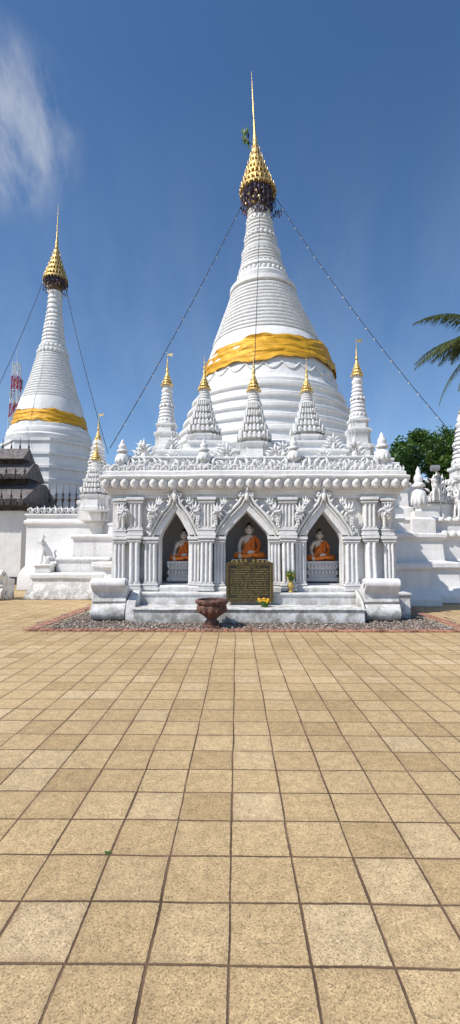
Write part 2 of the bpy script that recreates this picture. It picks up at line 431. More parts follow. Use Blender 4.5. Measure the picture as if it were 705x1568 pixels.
def cloth(name, cx, cy, prof, tilt, parent, fn=None, amp=.05, seg=220, sd=1):
    mb = MB(); rg = []
    rr = random.Random(sd)
    ph = [rr.uniform(0, 6.28) for _ in range(12)]
    for j in range(19):
        t = j/18; r = prof[0][0]+(prof[1][0]-prof[0][0])*t; z = prof[0][1]+(prof[1][1]-prof[0][1])*t
        ring = []
        for i in range(seg):
            a = 2*pi*i/seg
            edge = .06*sin(5*a+ph[0])+.05*sin(11*a+ph[1])+.025*sin(23*a+ph[2])
            zz = z+(edge if j < 9 else -edge*.7)*abs(t-.5)*2
            bump = amp*(.45*sin(9*a+7*t+ph[3])*sin(3*a+ph[4]-4*t)+.3*sin(14*a-9*t+ph[5])*sin(5*a+2+6*t)+.22*sin(31*a+12*t+ph[6])+.5*sin(2*a+20*t+ph[7]+1.6*sin(5*a))+.3*sin(33*t+3*a+ph[8]+1.5*sin(4*a)))
            x = cx+(r+.07+bump)*cos(a); y = cy+(r+.07+bump)*sin(a)
            ring.append((x, y, zz+tilt*(x-cx)))
        rg.append(ring)
    mb.loft(rg, 0, cap=False)
    return mb.obj(name, CLOTH, parent, 60, fn)
cloth("golden_cloth_band", CX, CY, ((2.82, 8.58), (2.47, 9.62)), .075, ms, lean, .05)
c = MB(); crown(CX, CY, 17.35, 20.0, .78, c, 23.3)
c.tube([(CX, CY, 19.6), (CX-.35, CY, 19.85), (CX-.45, CY, 20.2)], .02, 4, 1)
c.lathe(CX, CY, [(.46,16.4),(.52,16.5),(.5,17.0),(.4,17.4)], 20, 3)
for i in range(110):
    a = R.uniform(0, 6.28); c.ell((CX+R.uniform(.45,.72)*cos(a), CY+.6*sin(a), R.uniform(16.1,16.95)), (.045,.045,.09), a, 5, 4, 1)
for i in range(34):
    c.ell((CX-.44+R.gauss(0,.08), CY+R.gauss(0,.05), 19.95+R.gauss(0,.28)), (.05,.03,.13), R.uniform(0,3), 5, 4, 2 if R.random() < .6 else 1)
for i in range(8):
    c.ell((CX+.85+R.gauss(0,.06), CY-.3, 16.2+R.gauss(0,.15)), (.03,.03,.10), 0, 5, 4, 1)
c.obj("gilded_crown", [GOLD, GOLDD, PLANT, GAP], ms, 40, lean)

# ------------------------------------------------------------------ second stupa
LX, LY = -11.7, 28.0
ls = empty("white_stupa")
b = MB()
oct_ = [(cos(pi/8+i*pi/4)/cos(pi/8), sin(pi/8+i*pi/4)/cos(pi/8)) for i in range(8)]
b.poly(LX, LY, [(3.9,0),(3.9,.6),(3.6,.7),(3.6,2.2),(3.7,2.3),(3.7,2.5),(3.1,2.6),(3.0,4.4),(3.1,4.5),(3.1,4.7),(2.75,4.75),(2.75,5.4),(2.82,5.45),(2.82,5.6),(2.65,5.65),(2.65,6.2),(2.75,6.25),(2.75,6.4),
   (2.58,6.45),(2.58,7.0),(2.66,7.05),(2.66,7.2),(2.5,7.25),(2.5,7.8),(2.58,7.85),(2.58,8.0),(2.3,8.05)], oct_)
pr = [(2.46,7.9),(2.54,8.1),(2.58,8.3),(2.5,8.4),(2.52,8.6),(2.46,8.75),(2.36,8.8),(2.34,9.0),(2.22,9.05),(2.18,9.3),(2.1,9.6),(2.0,10.1),(1.90,10.5),(1.80,10.8)]
pr += rings([], 1.76, 10.82, .90, 13.9, 17, .03, .85)
pr += [(.93,13.95),(.96,14.1),(.82,14.2),(.85,14.35),(.72,14.5)]
pr += rings([], .70, 14.5, .46, 16.6, 8, .05)
pr += rings([], .44, 16.6, .35, 18.3, 5, .05)
pr += [(.3,18.8),(.1,19.1)]
b.lathe(LX, LY, pr, 64)
petals(b, LX, LY, .94, 14.0, 24, .10, .13, .05); petals(b, LX, LY, .83, 14.35, 20, .10, .12, .05)
petals(b, LX, LY, .57, 15.8, 16, .1, .12, .05); petals(b, LX, LY, .46, 16.7, 14, .09, .11, .05)
b.obj("bell_and_spire", FAR, ls, 40)
cloth("golden_cloth_band", LX, LY, ((2.20, 9.10), (2.02, 9.88)), -.02, ls, None, .035, 140, 5)
c = MB(); crown(LX, LY, 18.95, 21.6, .74, c, 24.3, lo=.8)
c.lathe(LX, LY, [(.4,18.2),(.45,18.3),(.42,18.7),(.3,19.0)], 16, 3)
c.obj("gilded_crown", [GOLD, GOLDD, PLANT, GAP], ls, 40)

# ------------------------------------------------------------------ shrine
sh = empty("buddhist_shrine")
FY = 11.05
bays = [(-1.49, .34), (.24, .52), (2.08, .42)]
SX0, SX1 = -3.02, 3.82
Z0 = .57
s = MB()
s.rect(-2.18, 2.68, 9.75, 10.62, [(0.0,0),(0.0,.26),(.03,.27),(.03,.305)], n=14)
s.rect(-3.12, 3.92, 10.55, 14.4, [(0.02,0),(0.02,.50),(.05,.51),(.05,.57)], n=16)
s.rect(-3.0, 3.80, 10.85, 14.3, [(0.0,.5),(0.0,.66),(-.03,.70)], n=16)
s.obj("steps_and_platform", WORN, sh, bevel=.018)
w = MB()
out = [(SX0, Z0), (SX0, 3.1), (SX1, 3.1), (SX1, Z0)]
for xc, hw in reversed(bays):
    out += [(xc+hw, Z0), (xc+hw, 1.82), (xc+hw*.86, 1.98), (xc+hw*.45, 2.22), (xc, 2.46), (xc-hw*.45, 2.22), (xc-hw*.86, 1.98), (xc-hw, 1.82), (xc-hw, Z0)]
w.prism_xz(list(reversed(out)), FY, FY+.22)
w.box(SX0, SX0+.2, FY+.232, 14.3, Z0, 3.08); w.box(SX1-.2, SX1, FY+.232, 14.3, Z0, 3.08)
w.box(SX0+.23, SX1-.23, 13.0, 14.2, Z0, 3.06)
w.box(SX0+.23, SX1-.23, FY+.24, 12.97, 2.72, 3.05)
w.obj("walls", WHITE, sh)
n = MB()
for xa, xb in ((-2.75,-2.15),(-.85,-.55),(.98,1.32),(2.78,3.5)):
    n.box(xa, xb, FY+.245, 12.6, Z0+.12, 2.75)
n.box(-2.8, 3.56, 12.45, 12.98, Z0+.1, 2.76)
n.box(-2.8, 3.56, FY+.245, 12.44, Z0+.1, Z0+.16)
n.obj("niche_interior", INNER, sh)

p = MB()
def pillar(x, y, w_, zb, zt, ribs=3, d=None):
    d = d or w_
    for (o, a, c_) in ((.05,0,.06),(.03,.062,.12),(.045,.122,.16),(.012,.162,.21)):
        p.box(x-w_/2-o, x+w_/2+o, y-d/2-o, y+d/2, zb+a, zb+c_)
    p.box(x-w_/2+.012, x+w_/2-.012, y-d/2+.015, y+d/2, zb+.212, zt-.17)
    for k in range(ribs):
        xx = x-w_/2+w_*(k+.5)/ribs+R.uniform(-.004,.004)
        p.tube([(xx, y-d/2+.012, zb+.2+(zt-zb-.36)*q/5) for q in range(6)], w_/ribs*.38, 8)
    for (o, a, c_) in ((.015,.17,.135),(.04,.133,.095),(.025,.093,.07),(.06,.068,.0)):
        p.box(x-w_/2-o, x+w_/2+o, y-d/2-o, y+d/2, zt-a, zt-c_)
clusters = [(SX0+.06, bays[0][0]-bays[0][1]), (bays[0][0]+bays[0][1], bays[1][0]-bays[1][1]), (bays[1][0]+bays[1][1], bays[2][0]-bays[2][1]), (bays[2][0]+bays[2][1], SX1-.06)]
ZC = 1.86
for ci, (xa, xb) in enumerate(clusters):
    if ci in (0, 3):
        outer = xa+.16 if ci == 0 else xb-.16
        inner = xb-.22 if ci == 0 else xa+.22
        pillar(outer, FY-.02, .26, Z0+.02, ZC, 3, .26)
        pillar(inner, FY-.03, .30, Z0+.02, ZC, 3, .30)
        mid = (outer+inner)/2
        pillar(mid, FY-.10, .26, Z0+.02, ZC+.02, 2, .30)
        pillar(outer, FY-.0, .22, ZC+.01, 2.78, 2, .22)
        pillar(mid, FY-.06, .30, ZC+.03, 2.80, 3, .24)
    else:
        mid = (xa+xb)/2
        pillar(xa+.16, FY-.02, .24, Z0+.02, ZC, 3, .24)
        pillar(xb-.16, FY-.02, .24, Z0+.02, ZC, 3, .24)
        pillar(mid, FY-.12, .30, Z0+.02, ZC+.02, 3, .32)
        pillar(mid, FY-.07, .34, ZC+.03, 2.80, 4, .26)
for xs_ in (SX0, SX1):
    for yy in (12.2, 13.3):
        p.box(xs_-.06, xs_+.06, yy-.15, yy+.15, Z0, 2.85)
p.rect(SX0, SX1, FY-.02, 14.2, [(.06,2.79),(.06,2.86),(.10,2.88),(.10,2.94),(.16,2.97),(.16,3.03),(.08,3.05)], n=16)
p.obj("pillars", WHITE, sh, 35, bevel=.008)

# arch hoods and stucco leaves
a_ = MB()
for bi, (xc, hw) in enumerate(bays):
    for sgn in (1, -1):
        inner = [(xc+sgn*(hw+.03), FY-.05, Z0+.15), (xc+sgn*(hw+.03), FY-.05, 1.84), (xc+sgn*(hw*.88+.03), FY-.06, 2.0), (xc+sgn*(hw*.47+.02), FY-.07, 2.26), (xc, FY-.07, 2.50)]
        a_.tube(inner, .032, 6)
        for seg in range(0, 4):
            A, Bp = Vector(inner[seg]), Vector(inner[seg+1])
            nb = 26 if seg == 0 else 6
            for q in range(nb):
                P_ = A.lerp(Bp, q/nb)
                a_.ell((P_.x+sgn*.045, P_.y-.01, P_.z+(.0 if seg == 0 else .045)), (.020,.025,.020), 0, 5, 4)
        outer = [(xc+sgn*(hw+.24), FY-.14, 1.90), (xc+sgn*(hw+.17), FY-.15, 2.08), (xc+sgn*(hw*.66+.12), FY-.16, 2.38), (xc+sgn*(hw*.36), FY-.17, 2.66), (xc+sgn*.07, FY-.18, 2.88), (xc, FY-.18, 3.0)]
        a_.tube(outer, [.035,.04,.04,.035,.03,.02], 8)
        o2 = [(q_[0]-sgn*.07, q_[1]+.0, q_[2]-.05) for q_ in outer[:-1]]
        a_.tube(o2, .02, 6)
        for q in range(4):
            for hf in (0, .5):
                mpt = Vector(outer[q]).lerp(Vector(outer[q+1]), hf)
                a_.flame(mpt.x+sgn*.02, mpt.y-.0, mpt.z+.01, radians(75) if sgn > 0 else radians(105), .15+R.uniform(-.03,.03), -1.3*sgn, .14)
        ax = xc+sgn*(hw+.10)
        a_.acanthus(ax, FY-.22, 2.46, .34, sgn, 1)
        a_.acanthus(ax+sgn*.02, FY-.20, 2.44, .34, sgn, -1)
        a_.acanthus(ax-sgn*.12, FY-.20, 2.64, .24, sgn, 1)
        P = []
        for q in range(9):
            t = q/8; P.append((ax+sgn*(.02+.20*t+.05*sin(t*6)), FY-.21, 2.56-.5*t))
        a_.tube(P, [.035,.045,.05,.045,.05,.04,.04,.03,.015], 6)
        for q in range(1, 8):
            a_.flame(P[q][0], FY-.23, P[q][2], radians(-20 if sgn > 0 else 200)-sgn*.15*q, .17-.008*q, -.9*sgn, .15)
            a_.flame(P[q][0], FY-.23, P[q][2], radians(-130 if sgn > 0 else -50), .13, .9*sgn, .15)
    a_.flame(xc, FY-.2, 2.9, pi/2, .30, 0, .12)
    a_.ell((xc, FY-.2, 2.82), (.06,.04,.12), 0, 8, 6)
    for sg in (1, -1):
        a_.curl(xc+sg*.10, FY-.2, 2.86, .06, sg, pi/2, 1.2, .32)
for xo, sg in ((SX0+.32, -1), (SX1-.32, 1)):
    a_.acanthus(xo, FY-.24, 2.46, .30, sg, 1); a_.acanthus(xo, FY-.24, 2.48, .30, -sg, -1); a_.acanthus(xo, FY-.24, 2.42, .3, sg, -1)
a_.obj("arch_hoods_and_leaves", WHITE, sh, 60)
gp = MB()
for xc, hw in bays:
    o_ = [(xc+hw+.24,1.90),(xc+hw+.17,2.08),(xc+hw*.66+.12,2.38),(xc+hw*.36,2.66),(xc+.07,2.88),(xc,3.0),(xc-.07,2.88),(xc-hw*.36,2.66),(xc-hw*.66-.12,2.38),(xc-hw-.17,2.08),(xc-hw-.24,1.90)]
    i_ = [(xc-hw-.0,1.90),(xc-hw*.86,2.0),(xc-hw*.45,2.24),(xc,2.48),(xc+hw*.45,2.24),(xc+hw*.86,2.0),(xc+hw,1.90)]
    gp.prism_xz(list(reversed(o_+i_)), FY-.13, FY-.006)
gp.obj("gable_panels", WHITE, sh, bevel=.008)

# cornice
c = MB()
c.rect(SX0, SX1, FY-.05, 14.1, [(.14,3.0),(.18,3.06),(.2,3.2),(.27,3.26),(.27,3.31),(.2,3.34),(.2,3.42),(.12,3.46),(.0,3.47)], n=18)
y0 = FY-.25
x = SX0-.12
while x < SX1+.2:
    w0 = R.uniform(.104,.12)
    c.ell((x, y0-.0, 3.14+R.uniform(-.012,.012)), (w0,.06,.14), 0, 10, 6)
    c.ell((x, y0-.035, 3.165), (.065,.045,.075), 0, 8, 5)
    c.ell((x+.115, y0+.02, 3.05), (.03,.04,.055), 0, 6, 4)
    x += .23
for sx in (SX0-.2, SX1+.2):
    yy = FY
    while yy < 14:
        c.ell((sx, yy, 3.14), (.07,.115,.125), 0, 8, 6); yy += .23
x = SX0-.1
while x < SX1+.15:
    d = 1 if x < (SX0+SX1)/2 else -1
    rr_ = .10+R.uniform(-.02,.015)
    c.curl(x, FY-.16+R.uniform(-.02,.02), 3.50+R.uniform(-.01,.01), rr_, d, pi, 1.35, .28)
    c.flame(x+R.uniform(-.02,.02), FY-.14, 3.46, pi/2+d*.5, .24+R.uniform(-.06,.07), -d*1.6, .12)
    c.flame(x+.1, FY-.15, 3.45, pi/2+d*.9, .18, -d*1.9, .13)
    x += .205
for sx in (SX0-.1, SX1+.1):
    yy = FY+.1
    while yy < 14:
        c.curl(sx, yy, 3.5, .11, 1, pi, 1.3, .30, yx=True); c.flame(sx, yy, 3.48, pi/2, .28, 1.2, .13, yx=True); yy += .24
c.obj("cornice", WHITE, sh, 50)
r_ = MB()
r_.rect(SX0+.1, SX1-.1, FY+.15, 14.2, [(0,3.44),(0,3.56),(.04,3.58),(.04,3.64),(-.1,3.66),(-.1,3.8),(-.05,3.82),(-.05,3.88),(-.3,3.9)], n=16)
r_.rect(-2.1, 2.95, 12.0, 14.6, [(0,3.85),(0,4.12),(.06,4.15),(.06,4.22),(-.1,4.24)], n=12)
r_.rect(-1.3, 2.6, 12.6, 15.5, [(0,4.2),(0,4.5),(.06,4.53),(.06,4.6),(-.1,4.62)], n=10)
r_.obj("roof_tiers", WHITE, sh, bevel=.015)
o_ = MB()
def pediment(x, y, z, w_, h):
    """leafy triangular ornament"""
    o_.prism_xz([(x-w_/2, z), (x+w_/2, z), (x+w_*.30, z+h*.3), (x+w_*.12, z+h*.55), (x, z+h*.85), (x-w_*.12, z+h*.55), (x-w_*.30, z+h*.3)], y, y+.08)
    for sg in (1, -1):
        for q in range(6):
            t = q/6
            px, pz = x+sg*w_*.5*(1-t)**1.25, z+h*.8*t
            o_.curl(px-sg*.05, y-.03, pz+.05, .075*(1.1-t*.4), sg, pi/2, 1.25, .26)
            o_.flame(px, y-.02, pz+.02, radians(90-sg*30)+R.uniform(-.2,.2), .22+R.uniform(-.03,.05), sg*-1.3, .13)
    o_.flame(x, y-.02, z+h*.7, pi/2, h*.45, 0, .12)
    o_.ell((x, y-.03, z+h*.35), (w_*.10,.04,h*.2), 0, 8, 6)
for x, y, z, w_, h in ((-2.35,11.35,3.6,.8,.72),(-1.6,11.4,3.6,.5,.42),(-.25,11.45,3.62,.7,.62),(.98,11.45,3.62,.7,.62),(2.2,11.4,3.6,.55,.48),(2.95,11.35,3.6,.85,.78),
                     (-1.75,12.1,4.1,.5,.5),(2.6,12.1,4.1,.5,.55),(-.35,11.7,3.85,.55,.5),(1.2,11.7,3.85,.55,.5)):
    pediment(x, y, z, w_, h)
x = SX0+.2
while x < SX1-.2:
    o_.flame(x, FY+.12, 3.6, pi/2+R.uniform(-.4,.4), .2+R.uniform(0,.16), R.choice((-1,1))*1.3, .13)
    o_.curl(x+.08, FY+.10, 3.66+R.uniform(-.02,.05), R.uniform(.05,.09), R.choice((-1,1)), pi/2, 1.2, .28)
    x += .14
o_.obj("roof_leaf_ornaments", WHITE, sh, 60)

def urn(mb, x, y, z, h, r, mat=0):
    mb.box(x-r*.95, x+r*.95, y-r*.95, y+r*.95, z, z+h*.12, mat)
    mb.lathe(x, y, [(r*.6,z+h*.12),(r*.5,z+h*.18),(r*.95,z+h*.27),(r*1.05,z+h*.38),(r*.85,z+h*.5),(r*.55,z+h*.54),(r*.5,z+h*.58),(r*.85,z+h*.6),(r*.85,z+h*.64),(r*.5,z+h*.68),
                    (r*.6,z+h*.75),(r*.55,z+h*.8),(r*.3,z+h*.86),(r*.32,z+h*.9),(r*.12,z+h*.97),(.004,z+h)], 14, mat)
    petals(mb, x, y, r*.98, z+h*.33, 10, r*.28, h*.09, r*.12, mat)
u = MB()
for x, y, z, h, r in ((-2.86,11.25,3.5,.82,.17),(-2.55,12.0,3.8,.7,.16),(-.82,11.2,3.56,.76,.16),(1.42,11.2,3.56,.82,.16),(3.62,11.25,3.5,.98,.19),(3.76,11.9,3.5,.95,.17),(-2.75,13.4,3.8,.7,.15)):
    urn(u, x, y, z, h, r)
u.obj("urn_finials", WHITE, sh, 45)

# ------------------------------------------------------------------ small stupas
def smallcrown(mb, x, y, z, s_, mat, wd=.22, vane=False):
    for k in range(5):
        rr = wd*(1-k*.19); za = z+k*.085*s_
        mb.lathe(x, y, [(rr*.9,za-.01*s_),(rr,za),(rr*.93,za+.03*s_),(rr*.7,za+.06*s_),(rr*.55,za+.10*s_)], 14, mat)
        for i in range(12):
            a = 2*pi*i/12+k
            mb.ell((x+rr*.98*cos(a), y+rr*.98*sin(a), za-.012*s_), (.016,.012,.035*s_), a+pi/2, 5, 3, mat)
    mb.lathe(x, y, [(wd*.22,z+.42*s_),(wd*.25,z+.48*s_),(wd*.10,z+.54*s_),(wd*.16,z+.60*s_),(wd*.07,z+.68*s_),(wd*.1,z+.74*s_),(wd*.04,z+.82*s_),(.003,z+s_)], 8, mat)
    if vane:
        mb.prism_xz([(x,z+.9*s_),(x+.16*s_,z+.87*s_),(x+.12*s_,z+.92*s_),(x+.17*s_,z+.96*s_),(x,z+.94*s_)], y-.008, y+.008, mat)

def tiered(x, y, z, H, wd):
    e = empty("small_tiered_stupa"); m = MB()
    U = fullunit([(1,.5),(.85,.5),(.85,.7),(.7,.7),(.7,.85),(.5,.85),(.5,1)])
    h = wd/2
    pr = [(h,z),(h,z+H*.04),(h*.92,z+H*.05),(h*.88,z+H*.15),(h*1.0,z+H*.17),(h*1.0,z+H*.19)]
    z_ = z+H*.19; hh = h*.95
    lv = []
    n = 5
    for k in range(n):
        dz = H*.33/n
        pr += [(hh*.78,z_+.01),(hh*.74,z_+dz*.45),(hh*.98,z_+dz*.7),(hh*1.0,z_+dz*.9)]
        lv.append((hh, z_+dz*.8, dz)); z_ += dz; hh *= .82
    pr += [(hh*.8, z_+.01), (hh*.7, z_+H*.02)]
    m.poly(x, y, pr, U)
    for hq, zq, dz in lv:
        for sd_ in range(4):
            ca, sa = cos(sd_*pi/2), sin(sd_*pi/2)
            for q in range(7):
                t = -1+2*q/6
                f_ = .96 if abs(t) < .5 else (.86 if abs(t) < .8 else .74)
                lx, ly = t*hq*.80, -hq*f_
                hgt = dz*(.34 if abs(t) < .9 else .62)*R.uniform(.8,1.25)
                m.ell((x+lx*ca-ly*sa, y+lx*sa+ly*ca, zq+dz*.12), (hq*.11, hq*.05, hgt), sd_*pi/2, 6, 5)
                m.ell((x+lx*ca-ly*sa, y+lx*sa+ly*ca, zq-dz*.18), (hq*.12, hq*.06, dz*.22), sd_*pi/2, 6, 4)
    r0 = hh*1.0
    pr2 = [(r0,z_),(r0*1.15,z_+H*.012),(r0*.95,z_+H*.03)]
    pr2 = rings(pr2, r0*.9, z_+H*.035, r0*.45, z_+H*.16, 5, r0*.12)
    pr2 += [(r0*.4, z_+H*.18), (r0*.2, z_+H*.20)]
    m.lathe(x, y, pr2, 16)
    m.obj("tiers", WHITE, e, 45)
    g_ = MB(); zc = z_+H*.13
    smallcrown(g_, x, y, zc, (z+H-zc), 0, .20)
    g_.obj("gilded_tip", GOLD, e, 45)

def column(x, y, z, H, wd, vane=True):
    e = empty("small_column_stupa"); m = MB(); h = wd/2
    m.poly(x, y, [(h,z-.6),(h,z),(h*1.08,z+.03),(h*1.08,z+H*.04),(h*.85,z+H*.05),(h*.82,z+H*.14),(h*.95,z+H*.155),(h*.95,z+H*.18),(h*.72,z+H*.19),(h*.7,z+H*.24),(h*.8,z+H*.25),(h*.8,z+H*.27),(h*.6,z+H*.275)],
           fullunit([(1,.6),(.8,.6),(.8,.8),(.6,.8),(.6,1)]))
    pr = rings([], h*.64, z+H*.27, h*.34, z+H*.58, 9, h*.07)
    pr += [(h*.42,z+H*.59),(h*.45,z+H*.61),(h*.3,z+H*.63),(h*.36,z+H*.65),(h*.25,z+H*.69),(h*.15,z+H*.72)]
    m.lathe(x, y, pr, 20)
    petals(m, x, y, h*.55, z+H*.45, 10, h*.13, H*.018, h*.08)
    petals(m, x, y, h*.64, z+H*.3, 12, h*.13, H*.018, h*.08)
    m.obj("shaft", WHITE, e, 45)
    g_ = MB(); zc = z+H*.66
    smallcrown(g_, x, y, zc, (z+H-zc), 0, .20, vane)
    g_.obj("gilded_tip", GOLD, e, 45)

tiered(.47, 12.2, 3.75, 3.3, .98)
tiered(-.98, 13.5, 4.3, 3.25, 1.08)
tiered(2.12, 13.5, 4.3, 3.1, 1.08)
column(-2.27, 14.5, 4.7, 3.35, .80)
column(3.92, 14.5, 4.7, 3.8, .80)
column(-5.45, 17.6, 3.3, 3.7, 1.2)
tiered(-5.2, 16.6, 3.0, 2.9, 1.0)
column(7.85, 15.6, 3.2, 4.4, 1.25)

# ------------------------------------------------------------------ scroll balustrades
def balustrade(x0, x1, y):
    e = empty("scroll_balustrade"); m = MB()
    pr = []
    for i in range(9):
        a = radians(-90-22.5*i*.95); pr.append((y+.17+.17*cos(a), .19+.19*sin(a)))
    pr += [(y+.10,.42),(y+.13,.52),(y+.12,.62),(y+.06,.68)]
    for i in range(9):
        a = radians(215-24*i); pr.append((y+.12+.13*cos(a), .80+.125*sin(a)))
    pr += [(y+.28,.86),(y+.40,.74),(y+.55,.66),(y+.85,.62),(y+.85,0)]
    m.prism_yz(pr, x0, x1)
    for sx, sg in ((x0,-1),(x1,1)):
        m.curl(sx+sg*.012, y+.14, .8, .10, 1, pi, 1.4, .25, yx=True)
        m.curl(sx+sg*.012, y+.2, .22, .15, -1, pi, 1.4, .22, yx=True)
    m.obj("scroll", WORN, e, 40, bevel=.02)
balustrade(-3.16, -2.42, 9.95)
balustrade(2.76, 3.52, 9.95)
balustrade(-7.7, -7.25, 14.1)
ck = MB()
for xa, xb in ((-2.40,-2.19),(2.69,2.74)):
    ck.prism_yz([(9.95,0),(9.95,.3),(10.05,.42),(10.2,.5),(10.5,.62),(10.6,.62),(10.6,0)], xa, xb)
ck.obj("step_cheeks", WORN, sh, 40, bevel=.02)

# ------------------------------------------------------------------ side plinths & walls
pl = empty("statue_plinth"); m = MB()
m.rect(-6.55, -4.2, 14.5, 18.0, [(.12,0),(.12,.12),(.08,.25),(0,.36),(-.05,.5),(-.05,.62),(0,.66),(0,.8),(-.15,.84)], n=8)
m.rect(-5.9, -4.2, 14.95, 18.0, [(0,.8),(0,1.18),(.05,1.22),(.05,1.3),(-.06,1.34)], n=6)
m.rect(-5.45, -4.0, 15.1, 18.0, [(0,1.3),(-.02,1.9),(.06,1.96),(.06,2.04),(-.08,2.08)], n=6)
m.rect(-6.45, -5.95, 14.6, 15.2, [(0,.8),(0,1.02),(.04,1.05),(.04,1.10),(-.05,1.12)])
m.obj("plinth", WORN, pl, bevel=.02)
pl2 = empty("statue_plinth"); m = MB()
m.rect(5.3, 10.5, 14.6, 20, [(.3,0),(.3,.3),(.2,.45),(.1,.6),(.1,1.0),(.18,1.05),(.18,1.2),(0,1.24),(0,1.9),(.1,1.96),(.1,2.08),(-.15,2.12),(-.15,2.4),(-.08,2.45),(-.08,2.55),(-.3,2.6)], n=12)
m.rect(5.75, 10.5, 15.2, 20, [(0,2.55),(0,2.95),(.08,3.0),(.08,3.1),(-.1,3.12)], n=10)
m.obj("plinth", FAR, pl2, bevel=.03)

bw = empty("boundary_wall"); m = MB()
m.rect(-8.35, -5.3, 18.0, 18.5, [(.2,0),(.2,.5),(.1,.8),(.0,.95),(0,2.55),(.08,2.6),(.08,2.72),(.0,2.76),(.0,2.9),(.06,2.93),(.06,3.0)], n=8)
m.obj("wall", FAR, bw, bevel=.02)
m = MB(); x = -8.3
while x < -5.3:
    m.curl(x, 18.2, 3.14, .12, 1, pi, 1.3, .28); m.flame(x+.1, 18.2, 3.05, pi/2+R.uniform(-.2,.2), .38+R.uniform(-.06,.06), .8, .12); x += .24
m.obj("cresting", FAR, bw, 60)
rc = empty("parapet_cresting"); m = MB(); x = 5.8
while x < 10:
    m.curl(x, 15.1, 3.22, .12, 1, pi, 1.3, .28); m.flame(x+.1, 15.1, 3.12, pi/2, .34, .8, .12)
    m.ell((x, 14.5, 2.05), (.13,.07,.12), 0, 8, 5); m.ell((x+.13, 14.42, 2.5), (.10,.07,.09), 0, 8, 5)
    x += .25
for i in range(110):
    xx = R.uniform(6.4, 8.5); m.flame(xx, R.uniform(15.0,15.6), R.uniform(3.1,3.9)-.0, R.uniform(.8,2.3), R.uniform(.2,.38), R.uniform(-1.8,1.8), .12)
m.obj("cresting", WHITE, rc, 60)
uf = empty("urn_finial"); m = MB(); urn(m, 5.72, 14.35, 2.55, 1.65, .24); m.rect(5.45,5.99,14.1,14.6,[(.08,1.9),(.08,2.5),(.0,2.56)]); m.obj("urn", WHITE, uf, 45)
fl = empty("floodlight"); m = MB()
m.tube([(6.55,14.7,2.5),(6.55,14.7,3.95)], .025, 6, 0); m.tube([(6.55,14.7,3.9),(6.40,14.6,4.15)], .02, 6, 0)
m.rect(6.24,6.46,14.5,14.62,[(0,4.08),(.02,4.12),(.02,4.22),(0,4.26)],0)
m.obj("lamp_and_pole", STEEL, fl)

# ------------------------------------------------------------------ skinned figures
def skin_mesh(name, verts, edges, radii, sub=2, root=0):
    me = bpy.data.meshes.new(name); me.from_pydata(verts, edges, []); o = bpy.data.objects.new(name, me)
    scene.collection.objects.link(o)
    md = o.modifiers.new("s", 'SKIN'); md.use_smooth_shade = True
    for i, r in enumerate(radii):
        sv = me.skin_vertices[0].data[i]; sv.radius = r if isinstance(r, tuple) else (r, r); sv.use_root = (i == root)
    sb = o.modifiers.new("d", 'SUBSURF'); sb.levels = sub; sb.render_levels = sub
    dg = bpy.context.evaluated_depsgraph_get()
    ev = o.evaluated_get(dg); out = bpy.data.meshes.new_from_object(ev)
    V = [tuple(v.co) for v in out.vertices]; F = [tuple(p_.vertices) for p_ in out.polygons]
    bpy.data.objects.remove(o); return V, F

